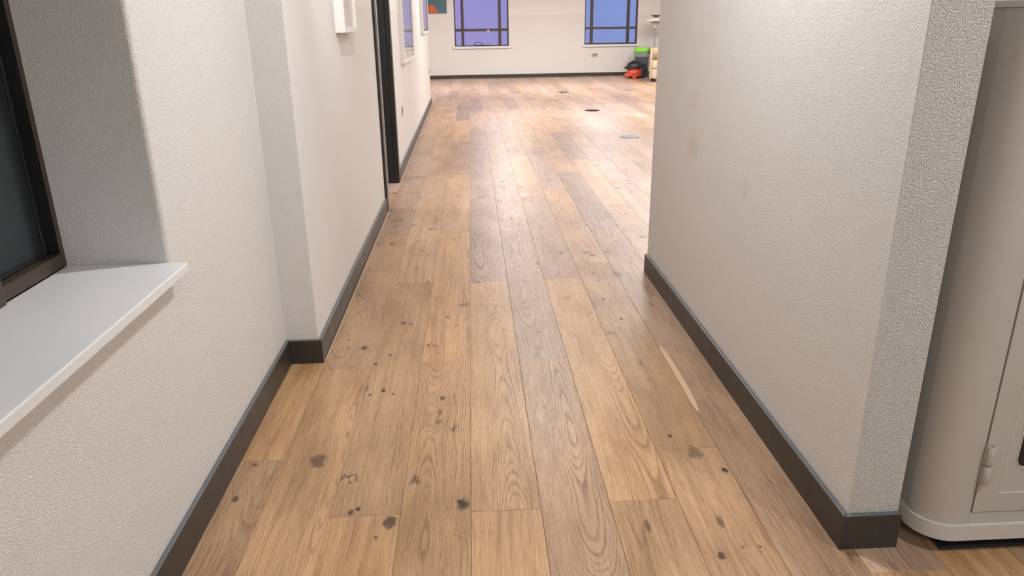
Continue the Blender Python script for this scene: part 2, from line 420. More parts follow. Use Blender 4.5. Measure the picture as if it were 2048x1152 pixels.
def lathe(bm, prof, cx, cy, seg=32, sx=1.0, sy=1.0, cap=True):
    rings = []
    for r, z in prof:
        rings.append([bm.verts.new((cx + sx * r * math.cos(2 * PI * k / seg), cy + sy * r * math.sin(2 * PI * k / seg), z)) for k in range(seg)])
    for a, b in zip(rings, rings[1:]):
        for k in range(seg):
            j = (k + 1) % seg
            bm.faces.new((a[k], a[j], b[j], b[k]))
    if cap:
        bm.faces.new(rings[0][::-1]); bm.faces.new(rings[-1])

def tube(bm, pts, r, seg=10, closed=False):
    pts = [Vector(p) for p in pts]
    rings = []
    n = len(pts)
    for i, p in enumerate(pts):
        a = pts[i - 1] if (i or closed) else p
        b = pts[(i + 1) % n] if (i < n - 1 or closed) else p
        t = (b - a).normalized()
        ref = Vector((0, 0, 1)) if abs(t.z) < 0.9 else Vector((1, 0, 0))
        s1 = t.cross(ref).normalized(); s2 = s1.cross(t)
        rings.append([bm.verts.new(p + r * (math.cos(2 * PI * k / seg) * s1 + math.sin(2 * PI * k / seg) * s2)) for k in range(seg)])
    pairs = list(zip(rings, rings[1:])) + ([(rings[-1], rings[0])] if closed else [])
    for a, b in pairs:
        for k in range(seg):
            j = (k + 1) % seg
            bm.faces.new((a[k], a[j], b[j], b[k]))
    if not closed:
        bm.faces.new(rings[0][::-1]); bm.faces.new(rings[-1])

def obj(name, bm, mat, parent=None, smooth=False, mats=None):
    bmesh.ops.recalc_face_normals(bm, faces=bm.faces)
    me = bpy.data.meshes.new(name)
    bm.to_mesh(me); bm.free()
    for mm in (mats or [mat]): me.materials.append(mm)
    if smooth:
        me.polygons.foreach_set('use_smooth', [True] * len(me.polygons))
        me.set_sharp_from_angle(angle=math.radians(38))
    o = bpy.data.objects.new(name, me)
    C.objects.link(o)
    if parent: o.parent = parent
    return o

def NB(): return bmesh.new()

def thing(name, label, cat, loc=(0, 0, 0), rotz=0.0, group=None):
    o = bpy.data.objects.new(name, None)
    C.objects.link(o)
    o.empty_display_size = 0.05
    o.location = loc; o.rotation_euler = (0, 0, rotz)
    tag(o, label, cat, group)
    return o
def tag(o, label, cat, group=None):
    o['label'] = label; o['category'] = cat
    if group: o['group'] = group
    return o
def struct(name, bm, mat, smooth=False, mats=None):
    o = obj(name, bm, mat, None, smooth, mats)
    o['kind'] = 'structure'
    return o

def arc(cx, cy, r, a0, a1, n=8):
    return [(cx + r * math.cos(math.radians(a0 + (a1 - a0) * i / n)), cy + r * math.sin(math.radians(a0 + (a1 - a0) * i / n))) for i in range(n + 1)]

# ------------------------------------------------------------------ walls, ceiling
XL = -0.711          # near left wall face
XM = -0.586          # left wall face beyond the pilaster
# near left wall, with the window recess (Y 0.20 .. 1.777)
b = NB()
prism(b, [(-1.08, -2.6), (XL, -2.6), (XL, 0.20), (-1.08, 0.20)], 0, CEIL)
box(b, -1.08, XL, 0.20, 1.777, 0, 0.680)
box(b, -1.08, XL, 0.20, 1.777, 2.05, CEIL)
prism(b, [(-1.08, 1.777), (XL - 0.012, 1.777)] + arc(XL - 0.012, 1.789, 0.012, -90, 0, 5) + [(XL, 2.703), (-1.08, 2.703)], 0.680, CEIL)
box(b, -1.08, XL, 1.777, 2.703, 0, 0.680)
struct('wall_left_near', b, M['wall_near'])
b = NB()
prism(b, [(-0.72, 2.700), (XM - 0.004, 2.700)] + arc(XM - 0.004, 2.704, 0.004, -90, 0, 3) + [(XM - 0.004, 5.165), (-0.72, 5.165)], 0, CEIL)
prism(b, [(-0.72, 5.165), (-0.592, 5.165), (-0.592, 6.245), (-0.72, 6.245)], 2.06, CEIL)
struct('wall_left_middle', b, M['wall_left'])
b = NB()
prism(b, [(-0.72, 6.245), (-0.594, 6.245), (-0.626, 12.51), (-0.75, 12.51)], 0, CEIL)
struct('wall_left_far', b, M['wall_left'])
# right partition
b = NB()
prism(b, [(0.928, 1.50), (0.931, 1.4975), (0.931, 3.69), (0.928, 3.69)], 0, CEIL)
prism(b, [(0.930, 1.500), (1.056, 1.500), (1.056, 3.69), (0.930, 3.69)], 0, CEIL)
o = struct('wall_right', b, M['wall_right'], mats=[M['wall_right'], M['wall_end']])
for p in o.data.polygons:
    if p.normal.y < -0.9: p.material_index = 1
b = NB(); box(b, 1.056, 3.2, 1.98, 2.10, 0, CEIL); struct('wall_alcove', b, M['wall_near'])
b = NB(); box(b, 1.056, 5.9, 3.57, 3.69, 0, CEIL); struct('wall_room_near', b, M['wall_near'])
b = NB(); box(b, 3.2, 3.32, -2.6, 2.10, 0, CEIL); struct('wall_entrance_right', b, M['wall_near'])
b = NB(); box(b, -1.08, 3.32, -2.72, -2.6, 0, CEIL); struct('wall_back', b, M['wall_near'])
b = NB(); box(b, 5.9, 6.02, 3.57, 19.0, 0, CEIL); struct('wall_room_right', b, M['wall_near'])
b = NB(); box(b, -2.72, -2.6, 12.39, 18.6, 0, CEIL); struct('wall_room_left', b, M['wall_near'])
b = NB(); box(b, -2.72, -0.75, 12.39, 12.51, 0, CEIL); struct('wall_room_return', b, M['wall_near'])
# little side room behind the door frame
b = NB()
box(b, -2.6, -0.72, 6.30, 6.42, 0, CEIL)
box(b, -2.72, -2.6, 4.2, 6.42, 0, CEIL)
box(b, -2.72, -0.72, 4.08, 4.2, 0, CEIL)
struct('wall_side_room', b, M['wall_near'])
b = NB(); box(b, -2.8, 6.1, -2.75, 19.2, CEIL, CEIL + 0.1); struct('ceiling', b, M['ceiling'])

# far wall in its own frame: s along the wall, n into the wall
FA, FY0 = 0.05176, 18.292
def far_frame(o):
    o.location = (0, FY0, 0); o.rotation_euler = (0, 0, FA)
    return o
W2 = (-0.315, 0.945, 0.70, 2.00)
W3 = (2.738, 4.008, 0.70, 2.00)
b = NB()
cuts = [-2.8, W2[0], W2[1], W3[0], W3[1], 6.2]
for i in range(5):
    if i in (1, 3):
        w = W2 if i == 1 else W3
        box(b, cuts[i], cuts[i + 1], 0, 0.25, 0, w[2]); box(b, cuts[i], cuts[i + 1], 0, 0.25, w[3], CEIL)
    else:
        box(b, cuts[i], cuts[i + 1], 0, 0.25, 0, CEIL)
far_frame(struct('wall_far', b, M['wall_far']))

def far_window(name, w, mull, rails, handle):
    s0, s1, z0, z1 = w
    d0, d1 = 0.05, 0.10
    root = NB()
    for a, c in ((s0, s0 + 0.03), (s1 - 0.03, s1)): box(root, a, c, d0, d1, z0 + 0.03, z1, 0.003, 1)
    box(root, s0, s1, d0, d1, z0, rails[0], 0.003, 1); box(root, s0, s1, d0, d1, z1 - 0.03, z1, 0.003, 1)
    r = far_frame(struct(name, root, M['brown_frame']))
    cols = [(s0 + 0.03, mull[0][0]), (mull[0][1], mull[1][0]), (mull[1][1], s1 - 0.03)]
    for a, c in mull:
        q = NB(); box(q, a, c, d0 - 0.008, d1, rails[0], z1 - 0.03, 0.004, 1); obj('mullion', q, M['brown_frame'], r)
    for a, c in cols:
        q = NB(); box(q, a, c, d0 - 0.004, d1, rails[1], rails[2], 0.003, 1); obj('transom', q, M['brown_frame'], r)
        for e, f in ((rails[0], rails[1]), (rails[2], z1 - 0.03)):
            q = NB(); box(q, a, c, 0.074, 0.078, e, f); obj('window_pane', q, M['glass'], r)
    q = NB(); box(q, s0 - 0.045, s1 + 0.04, -0.045, 0.05, z0 - 0.035, z0 + 0.016, 0.006, 2)
    s = obj('window_sill', q, M['sill'], r)
    if handle:
        q = NB()
        box(q, handle[0] - 0.004, handle[1] + 0.16, d0 - 0.016, d0, rails[0] - 0.012, rails[0] + 0.006, 0.003, 1)
        obj('handle_bar', q, M['black_frame'], r)
        q = NB()
        pts = [(handle[0] + (handle[1] - handle[0]) * t / 14, d0 - 0.022 - 0.012 * math.sin(PI * t / 14), rails[0] + 0.002 + 0.062 * math.sin(PI * t / 14) ** 0.7) for t in range(15)]
        tube(q, pts, 0.0075, 8); obj('window_handle', q, M['black_frame'], r, True)
    return r
far_window('window_2', W2, [(-0.155, -0.093), (0.707, 0.771)], (0.738, 1.045, 1.104), (0.118, 0.345))
far_window('window_3', W3, [(2.879, 2.945), (3.754, 3.820)], (0.748, 1.057, 1.105), None)
q = NB(); lathe(q, [(0.001, 1.047), (0.018, 1.052), (0.024, 1.062), (0.018, 1.072), (0.001, 1.077)], 0.47, 0.042, 14, 1.0, 0.4)
o = far_frame(tag(obj('red_spot', q, M['red_glow'], None, True), 'small glowing red spot on the dark bar of the far window with the black handle', 'light'))

# window_1: near left window in its recess
b = NB()
fx0, fx1 = -1.035, -0.955
box(b, fx0, fx1, 1.7625, 1.789, 0.704, 2.05, 0.002, 1)
box(b, fx0, fx1, 0.20, 1.7625, 0.704, 0.738, 0.003, 2)
box(b, fx0, fx1, 0.20, 1.7625, 2.02, 2.05, 0.002, 1)
box(b, fx0, fx1, 0.20, 0.24, 0.738, 2.02, 0.002, 1)
w1 = struct('window_1', b, M['brown_frame'])
q = NB(); box(q, -1.030, -0.957, 1.7605, 1.7622, 0.7385, 2.02); obj('rebate_lining', q, M['black_frame'], w1)
q = NB(); box(q, -1.020, -0.981, 1.745, 1.7603, 0.740, 2.02, 0.002, 1); box(q, -1.020, -0.979, 0.24, 1.745, 0.7385, 0.7455, 0.002, 1); obj('glazing_bead', q, M['black_frame'], w1)
q = NB(); box(q, -0.992, -0.986, 0.24, 1.7448, 0.7458, 2.02); obj('window_pane', q, M['obscured'], w1)
q = NB()
prism(q, [(-1.0, 1.44), (-0.945, 1.44), (-0.945, 1.50)] + arc(-0.958, 1.505, 0.013, 0, 90, 6) + [(-1.0, 1.518)], 0.704, 0.792)
obj('window_handle', q, M['brown_frame'], w1, True)
b = NB()
box(b, -0.955, -0.668, 0.10, 1.7765, 0.680, 0.704, 0.003, 2)
s = obj('window_sill', b, M['sill'], w1)
b = NB(); box(b, -1.9, -1.8, -2.0, 4.0, 0, 3.0); struct('wall_outside', b, M['brick'])

# baseboards
def bead_board(name, pts, h=0.098, lip=0.004):
    """skirting run: pts is a closed plan outline; top front edge softened"""
    q = NB(); prism(q, pts, 0.0, h)
    es = [e for e in q.edges if abs(e.verts[0].co.z - h) < 1e-5 and abs(e.verts[1].co.z - h) < 1e-5]
    bmesh.ops.bevel(q, geom=es, offset=lip, segments=2, affect='EDGES', profile=0.5)
    o = struct(name, q, M['skirting'], mats=[M['skirting'], M['skirting_top_lit']])
    for p in o.data.polygons:
        if p.normal.z > 0.5: p.material_index = 1  # upward faces get the painted-in ledge light
    return o
bead_board('baseboard_left_near', [(XL, -2.6), (XL + 0.015, -2.6), (XL + 0.015, 2.685), (XL, 2.685)])
bead_board('baseboard_pilaster', [(XL, 2.685), (-0.572, 2.685), (-0.572, 2.700), (XL, 2.700)])
bead_board('baseboard_left', [(XM - 0.004, 2.700), (-0.572, 2.700), (-0.5775, 5.165), (XM - 0.004, 5.165)])
bead_board('baseboard_left_far', [(-0.594, 6.245), (-0.580, 6.245), (-0.612, 12.51), (-0.626, 12.51)])
bead_board('baseboard_right', [(0.913, 1.485), (0.928, 1.50), (0.928, 3.69), (0.913, 3.69)])
bead_board('baseboard_pier', [(0.913, 1.485), (1.059, 1.485), (1.059, 1.4995), (0.9275, 1.4995)])
bead_board('baseboard_side_room', [(-2.6, 6.285), (-0.72, 6.285), (-0.72, 6.30), (-2.6, 6.30)], 0.16)
q = NB(); box(q, -2.7, 6.0, -0.015, 0, 0, 0.078, 0.003, 1); far_frame(struct('baseboard_far', q, M['skirting']))

# door_1: black door frame on the left
b = NB()
box(b, -0.70, -0.574, 5.166, 5.255, 0, 2.06, 0.003, 1)
d1 = struct('door_1', b, M['black_frame'])
q = NB()
box(q, -0.672, -0.580, 6.16, 6.245, 0, 2.06, 0.003, 1)
obj('door_jamb', q, M['black_frame'], d1)
q = NB(); box(q, -0.640, -0.622, 6.146, 6.16, 0, 2.06, 0.002, 1); obj('door_stop', q, M['black_frame'], d1)
q = NB(); box(q, -0.70, -0.580, 5.255, 6.16, 2.0, 2.06, 0.002, 1); obj('door_head', q, M['black_frame'], d1)

# ------------------------------------------------------------------ floor and its oak boards
b = NB(); box(b, -0.5715, -0.5670, 2.70, 5.165, 0.0, 0.004, 0.001, 1); struct('lit_floor_edge_1', b, M['lit_floor_edge'])  # thin strip painted as the lit edge of the floor
b = NB(); prism(b, [(-0.580, 6.245), (-0.5755, 6.245), (-0.6075, 12.51), (-0.612, 12.51)], 0.0, 0.004); struct('lit_floor_edge_2', b, M['lit_floor_edge'])
b = NB(); box(b, -2.8, 6.1, -2.75, 19.2, -0.05, -0.0135)
floor = struct('floor', b, M['slab'])
PW, PL = 0.19, 1.90
OFFS = {-4: 2.00 - 1.9, -3: 2.630 - 1.9, -2: 1.706 - 1.9, -1: 2.662 - 1.9, 0: 1.703 - 1.9, 1: 2.660 - 1.9, 2: 1.722 - 1.9,
        3: 1.973 - 1.9, 4: 2.675 - 1.9, 5: 1.40 - 1.9, 6: 2.77 - 1.9}
# (row, board number): tone, pink, figure.  board 0 starts at OFFS[row]
TONE = {(-4, 0): (.40, .25, .5), (-4, 1): (.58, .0, .4), (-4, 2): (.42, .2, .5),
        (-3, 0): (.50, .1, .5), (-3, 1): (.44, .25, .7), (-3, 2): (.32, .35, .6), (-3, 3): (.44, .5, .6), (-3, 4): (.50, .3, .4), (-3, 5): (.56, .2, .4), (-3, 6): (.40, .25, .4),
        (-2, 0): (.52, .0, .3), (-2, 1): (.42, .2, .5), (-2, 2): (.56, .15, .2), (-2, 3): (.44, .3, .9), (-2, 4): (.54, .2, .3), (-2, 5): (.56, .2, .4), (-2, 6): (.46, .5, .3),
        (-1, 0): (.42, .1, .9), (-1, 1): (.56, .05, .2), (-1, 2): (.55, .1, .4), (-1, 3): (.40, .25, .5), (-1, 4): (.66, .0, .3), (-1, 5): (.22, .8, .3), (-1, 6): (.42, .4, .4),
        (0, 0): (.52, .1, .3), (0, 1): (.52, .15, .9), (0, 2): (.40, .8, .95), (0, 3): (.42, .8, .9), (0, 4): (.42, .8, .4), (0, 5): (.55, .3, .3), (0, 6): (.30, .9, .2),
        (1, -1): (.45, .3, .5), (1, 0): (.40, .4, 1.0), (1, 1): (.36, .75, 1.0), (1, 2): (.46, .7, .6), (1, 3): (.58, .45, .3), (1, 4): (.55, .75, .2), (1, 5): (.5, .5, .3),
        (2, 0): (.44, .15, .3), (2, 1): (.58, .05, .7), (2, 2): (.42, .5, .95), (2, 3): (.60, .15, .6), (2, 4): (.52, .3, .3), (2, 5): (.5, .6, .3),
        (3, 0): (.48, .2, .3), (3, 1): (.42, .15, .4), (3, 2): (.54, .15, .6), (3, 3): (.46, .75, .2), (3, 4): (.60, .3, .3), (3, 5): (.52, .4, .3), (3, 6): (.33, .9, .2),
        (4, 0): (.36, .45, .7), (4, 1): (.38, .6, .9), (4, 2): (.28, .95, .5), (4, 3): (.52, .35, .4), (4, 4): (.58, .3, .3),
        (5, 0): (.52, .05, .3), (5, 2): (.46, .45, .7), (5, 3): (.56, .3, .3), (5, 4): (.30, .9, .5), (6, 0): (.55, .0, .3), (6, -1): (.50, .05, .4)}
G_ = 0.00045
def board_mesh(q, x0, x1, y0, y1, ox, oy):
    t = 0.0008
    lo = [q.verts.new((x - ox, y - oy, -0.0135)) for x, y in ((x0, y0), (x1, y0), (x1, y1), (x0, y1))]
    mi = [q.verts.new((x - ox, y - oy, -0.0006)) for x, y in ((x0, y0), (x1, y0), (x1, y1), (x0, y1))]
    hi = [q.verts.new((x - ox, y - oy, 0.0)) for x, y in ((x0 + t, y0 + t), (x1 - t, y0 + t), (x1 - t, y1 - t), (x0 + t, y1 - t))]
    q.faces.new(hi)
    for A, B in ((lo, mi), (mi, hi)):
        for i in range(4):
            j = (i + 1) % 4
            q.faces.new((A[i], A[j], B[j], B[i]))
def in_view(x, y):
    p = Vector((x, y, 0)) - cam.location
    z = p.dot(fwd)
    if z < 0.2: return False
    px, py = 1024 + FPX * p.dot(r2) / z, 576 - FPX * p.dot(u2) / z
    return -60 < px < 2110 and -40 < py < 1230
def shown(x0, x1, y0, y1):
    for i in range(5):
        for j in range(9):
            x, y = x0 + (x1 - x0) * i / 4, y0 + (y1 - y0) * j / 8
            if not in_view(x, y): continue
            if x > 0.93 and 1.49 < y < 3.69: continue
            if x > 1.0 and y >= 3.69:            # behind the right partition?
                xa = 0.0345 + (x - 0.0345) * 3.69 / y
                if xa > 0.93: continue
            if x > 1.06 and y > 1.6: 
                if y < 3.69: continue
            if x < -0.63:                        # only through the doorway or beside the window wall
                if y < 2.70 and x > -0.72: return True
                if 5.2 < y < 6.3 and x > -0.9: return True
                if y > 12.5:
                    xa = 0.0345 + (x - 0.0345) * 12.51 / y
                    if xa > -0.63: return True
                continue
            return True
    return False
rr = random.Random(21)
rest = NB()
count = 0
for row in range(-14, 32):
    x0 = row * PW
    off = OFFS.get(row)
    if off is None: off = rr.choice((0.05, -0.22, 0.78, 0.62, -0.6)) + rr.uniform(-0.12, 0.12)
    for k in range(-3, 11):
        y0 = off + PL * k; y1 = y0 + PL
        if y0 > 18.9 or y1 < -2.6: continue
        cx, cy = x0 + PW / 2, y0 + PL / 2
        a = (x0 + G_, x0 + PW - G_, max(y0 + G_, -2.7), min(y1 - G_, 19.0))
        if shown(*a) and count < 300:
            q = NB(); board_mesh(q, *a, cx, cy)
            o = obj('plank', q, M['oak'], floor)
            o.location = (cx, cy, 0)
            t = TONE.get((row, k))
            if t is None:
                t = (min(.70, max(.26, rr.gauss(.51, .11))), min(1, max(0, rr.gauss(.58 if y0 > 4 else .3, .25))), rr.choice((.2, .3, .4, .6, .8)))  # distant boards lean pinker, imitating the reflection on them
            grade = 0.08 if y0 < 3.5 else rr.choice((0.1, 0.3, 0.5, 0.75, 1.0))
            if (row, k) in ((0, 3), (0, 4), (1, 3), (-1, 4), (-1, 5), (-1, 3), (-3, 3)): grade = 1.0
            o.color = (t[0], min(1.0, t[1] + (0.22 if y0 > 3.4 else 0.0)), t[2], grade)  # extra pink puts the far floor's pale reflection into the board colour
            count += 1
        else:
            board_mesh(rest, *a, 0, 0)
o = obj('plank_field', rest, M['oak'], floor)
o['kind'] = 'stuff'
o.color = (.48, .3, .4, .3)
print('planks', count)
# pale sapwood streak is in the oak of one board, seen beside the right skirting

# ------------------------------------------------------------------ round floor boxes
def floor_box(x, y, label, lidmat, flap=False):
    t = thing('floor_box', label, 'floor box', (x, y, 0), 0, 'round floor boxes')
    q = NB(); lathe(q, [(0.090, 0.0), (0.108, 0.0), (0.109, 0.004), (0.106, 0.006), (0.091, 0.006)], 0, 0, 40)
    obj('rim', q, lidmat, t, True)
    q = NB(); lathe(q, [(0.0895, 0.0005), (0.0895, 0.0055), (0.087, 0.007), (0.001, 0.0072)], 0, 0, 40)
    obj('lid', q, lidmat, t, True)
    if flap:
        q = NB(); box(q, -0.060, 0.070, -0.088, -0.062, 0.0074, 0.012, 0.002, 1); obj('cable_flap', q, M['floor_box_dark'], t)
        q = NB(); tube(q, [(-0.03, -0.08, 0.012), (-0.034, -0.12, 0.005), (-0.02, -0.19, 0.004), (-0.035, -0.24, 0.004)], 0.004, 8); obj('cable', q, M['floor_box_dark'], t)
    return t
floor_box(1.809, 8.463, 'blue grey round floor box nearest the end of the right partition', M['floor_box'])
floor_box(1.804, 11.16, 'black round floor box lid set in the oak boards', M['floor_box_dark'])
floor_box(1.735, 14.26, 'grey round floor box with a raised dark cable flap', M['floor_box'], True)
floor_box(3.045, 14.56, 'plain blue grey floor box closest to the red vacuum cleaner', M['floor_box'])

# ------------------------------------------------------------------ wall pictures on the left wall
def framed(name, y0, y1, z0, z1, xw0, xw1, depth, rim, label, slip):
    """deep box frame standing on the left wall; xw0/xw1 wall face at both ends"""
    ang = math.atan2(xw1 - xw0, y1 - y0)
    t = thing(name, label, 'picture', (xw0, y0, 0), -ang)
    L = y1 - y0
    q = NB()
    box(q, 0.0, depth, 0, rim, z0, z1, 0.0015, 1)
    box(q, 0.0, depth, L - rim, L, z0, z1, 0.0015, 1)
    box(q, 0.0, depth, rim, L - rim, z0, z0 + rim, 0.0015, 1)
    box(q, 0.0, depth, rim, L - rim, z1 - rim, z1, 0.0015, 1)
    obj('frame', q, M['white_paint'], t)
    q = NB(); box(q, 0.004, depth - 0.022, rim, L - rim, z0 + rim, z1 - rim); obj('print', q, M['picture'], t)
    q = NB(); box(q, depth - slip - 0.003, depth - slip, rim + 0.0005, L - rim - 0.0005, z0 + rim + 0.0005, z1 - rim - 0.0005); obj('picture_glass', q, M['picture_glass'], t)
    return t
framed('box_frame', 3.712, 4.125, 1.207, 1.75, -0.589, -0.589, 0.045, 0.024, 'white deep box frame hanging nearest the camera, before the black door frame', 0.014)
framed('mirror_glass_frame', 7.13, 8.45, 0.897, 2.0, -0.599, -0.6055, 0.041, 0.026, 'large white box frame just past the black door frame, glass reflecting violet sky', 0.004)
framed('mirror_glass_frame', 10.50, 11.95, 1.112, 2.0, -0.616, -0.6235, 0.044, 0.026, 'white box frame at the far end of the left wall, above the small wall plate', 0.004)

# canvas on the far wall
t = far_frame(thing('canvas_painting', 'teal canvas painting with a stepped orange shape on the far wall', 'painting'))
q = NB(); box(q, -1.28, -0.478, -0.035, -0.002, 1.444, 2.05, 0.003, 1); obj('canvas', q, M['teal'], t)
q = NB(); box(q, -1.285, -0.473, -0.030, 0.0, 1.425, 1.4435, 0.002, 1); obj('lower_batten', q, M['white_paint'], t)
for i, (s, z, r) in enumerate(((-0.715, 1.472, 0.030), (-0.745, 1.505, 0.036), (-0.780, 1.545, 0.040), (-0.815, 1.590, 0.045), (-0.86, 1.53, 0.075), (-0.80, 1.475, 0.030))):
    q = NB()
    n = 9
    pts = [(s + r * 1.2 * math.cos(2 * PI * k / n + 0.3), z + r * (1 if math.sin(2 * PI * k / n + .3) > 0 else 0.75) * math.sin(2 * PI * k / n + 0.3)) for k in range(n)]
    y_ = -0.0352 - 0.0004 * (i + 1)
    a = [q.verts.new((x, -0.034, zz)) for x, zz in pts]; c = [q.verts.new((x, y_, zz)) for x, zz in pts]
    q.faces.new(c); q.faces.new(a[::-1])
    for k in range(n): q.faces.new((a[k], a[(k + 1) % n], c[(k + 1) % n], c[k]))
    obj('painted_shape', q, M['orange'], t)

# ------------------------------------------------------------------ wall plates and socket
def plate(y, z, xw, label, w=0.086):
    t = thing('wall_socket', label, 'socket', (xw, y, z))
    q = NB(); box(q, 0, 0.006, -w / 2, w / 2, -0.043, 0.043, 0.0015, 1); obj('face_plate', q, M['steel'], t)
    q = NB(); box(q, 0.005, 0.0085, -0.018, 0.018, -0.016, 0.016, 0.001, 1); obj('insert', q, M['socket_pad'], t)
plate(6.95, 0.500, -0.5975, 'small steel wall plate low on the wall just past the black door frame')
plate(12.30, 0.525, -0.6245, 'small steel wall plate at the far end of the left wall')
t = far_frame(thing('wall_socket', 'steel double power socket on the far wall under the right hand window', 'socket'))
q = NB(); box(q, 2.914, 3.060, -0.008, 0, 0.433, 0.519, 0.002, 1); obj('face_plate', q, M['steel'], t)
for s in (2.944, 3.030):
    q = NB()
    box(q, s - 0.006, s + 0.006, -0.0095, -0.007, 0.482, 0.500)
    for dx in (-0.016, 0.010): box(q, s + dx - 0.003, s + dx + 0.013, -0.0095, -0.007, 0.455, 0.470)
    obj('socket_hole', q, M['socket_pad'], t)
for s in (2.977, 2.997):
    q = NB(); box(q, s - 0.008, s + 0.008, -0.012, -0.007, 0.482, 0.508, 0.001, 1); obj('switch', q, M['socket_pad'], t)

# ------------------------------------------------------------------ red vacuum cleaner
vx, vy = 3.755, 17.52
t = thing('vacuum_cleaner', 'red and black tub vacuum cleaner with its hose wound round the top', 'vacuum cleaner', (vx, vy, 0))
q = NB(); lathe(q, [(0.150, 0.035), (0.166, 0.045), (0.170, 0.10), (0.164, 0.215), (0.158, 0.222)], 0, 0, 40); obj('tub', q, M['red'], t, True)
q = NB()
box(q, -0.205, -0.12, -0.15, 0.15, 0.022, 0.105, 0.035, 4)
obj('wheel_housing', q, M['red'], t, True)
q = NB(); lathe(q, [(0.155, 0.018), (0.165, 0.030), (0.165, 0.044), (0.15, 0.046)], 0, 0, 40); obj('base_ring', q, M['black_plastic'], t, True)
q = NB(); lathe(q, [(0.160, 0.220), (0.172, 0.226), (0.172, 0.262), (0.166, 0.290), (0.156, 0.314), (0.138, 0.332), (0.105, 0.350), (0.05, 0.360), (0.001, 0.361)], 0, 0, 40)
obj('lid', q, M['black_plastic'], t, True)
q = NB(); tube(q, [(-0.05, 0, 0.360), (-0.05, 0, 0.375), (-0.05, 0, 0.392)], 0.014, 12); obj('knob', q, M['black_plastic'], t, True)
q = NB(); tube(q, [(-0.10, -0.05, 0.330), (-0.085, -0.05, 0.362), (0.0, -0.05, 0.374), (0.085, -0.05, 0.360), (0.115, -0.05, 0.325)], 0.013, 10); obj('carry_handle', q, M['black_plastic'], t, True)
q = NB()
pts = []
for k in range(72):
    a = 2 * PI * k / 36
    R1 = 0.235 if k < 36 else 0.205
    z = 0.235 + 0.030 * math.sin(a + 1.2) + (0.034 if k >= 36 else 0.034 * k / 36)
    pts.append((R1 * math.cos(a) + 0.02, R1 * 0.86 * math.sin(a), z))
tube(q, pts, 0.019, 10)
obj('hose', q, M['black_plastic'], t, True)
q = NB(); tube(q, [(0.225, -0.02, 0.215), (0.275, -0.06, 0.195), (0.268, -0.10, 0.165), (0.215, -0.12, 0.145), (0.165, -0.10, 0.16)], 0.017, 10); obj('hose_end', q, M['black_plastic'], t, True)
for sy in (-1, 1):
    q = NB()
    lathe(q, [(0.001, -0.016), (0.040, -0.016), (0.046, -0.010), (0.046, 0.012), (0.001, 0.014)], 0, 0, 24)
    bmesh.ops.rotate(q, cent=(0, 0, 0), matrix=Matrix.Rotation(PI / 2, 3, 'X'), verts=q.verts)
    bmesh.ops.translate(q, vec=(-0.030, sy * 0.178, 0.0465), verts=q.verts)
    obj('wheel', q, M['red'], t, True)
    q = NB(); tube(q, [(-0.030 + 0.051 * math.cos(a * PI / 12), sy * 0.176, 0.0525 + 0.051 * math.sin(a * PI / 12)) for a in range(-2, 15)], 0.005, 8); obj('wheel_trim', q, M['black_plastic'], t, True)
    q = NB()
    lathe(q, [(0.001, -0.012), (0.022, -0.012), (0.024, -0.006), (0.024, 0.006), (0.022, 0.012), (0.001, 0.012)], 0, 0, 18)
    bmesh.ops.rotate(q, cent=(0, 0, 0), matrix=Matrix.Rotation(PI / 2, 3, 'X'), verts=q.verts)
    bmesh.ops.translate(q, vec=(0.185, sy * 0.12, 0.0245), verts=q.verts)
    box(q, 0.15, 0.20, sy * 0.12 - 0.018, sy * 0.12 + 0.018, 0.040, 0.060, 0.006, 2)
    obj('castor', q, M['black_plastic'], t, True)

# ------------------------------------------------------------------ grey recycling bin with green liner
bx, by = 4.02, 17.99
t = thing('waste_bin', 'tall dark grey waste bin with pale top band behind the vacuum cleaner', 'bin', (bx, by, 0), math.radians(-20))
def taper(q, a0, b0, a1, b1, z0, z1):
    lo = [q.verts.new((x, y, z0)) for x, y in ((-a0, -b0), (a0, -b0), (a0, b0), (-a0, b0))]
    hi = [q.verts.new((x, y, z1)) for x, y in ((-a1, -b1), (a1, -b1), (a1, b1), (-a1, b1))]
    q.faces.new(lo[::-1]); q.faces.new(hi)
    for i in range(4):
        j = (i + 1) % 4; q.faces.new((lo[i], lo[j], hi[j], hi[i]))
    bmesh.ops.bevel(q, geom=[e for e in q.edges if abs(e.verts[0].co.z - e.verts[1].co.z) > 0.01], offset=0.02, segments=3, affect='EDGES')
q = NB(); taper(q, 0.135, 0.150, 0.150, 0.170, 0.015, 0.450); obj('body', q, M['grey_bin'], t, True)
q = NB(); taper(q, 0.152, 0.172, 0.157, 0.178, 0.450, 0.560); obj('top_band', q, M['light_bin'], t, True)
q = NB(); taper(q, 0.138, 0.153, 0.138, 0.153, 0.0, 0.016); obj('base', q, M['black_plastic'], t, True)
q = NB(); box(q, 0.158, 0.195, -0.06, 0.06, 0.52, 0.60, 0.01, 2); obj('handle', q, M['black_plastic'], t, True)
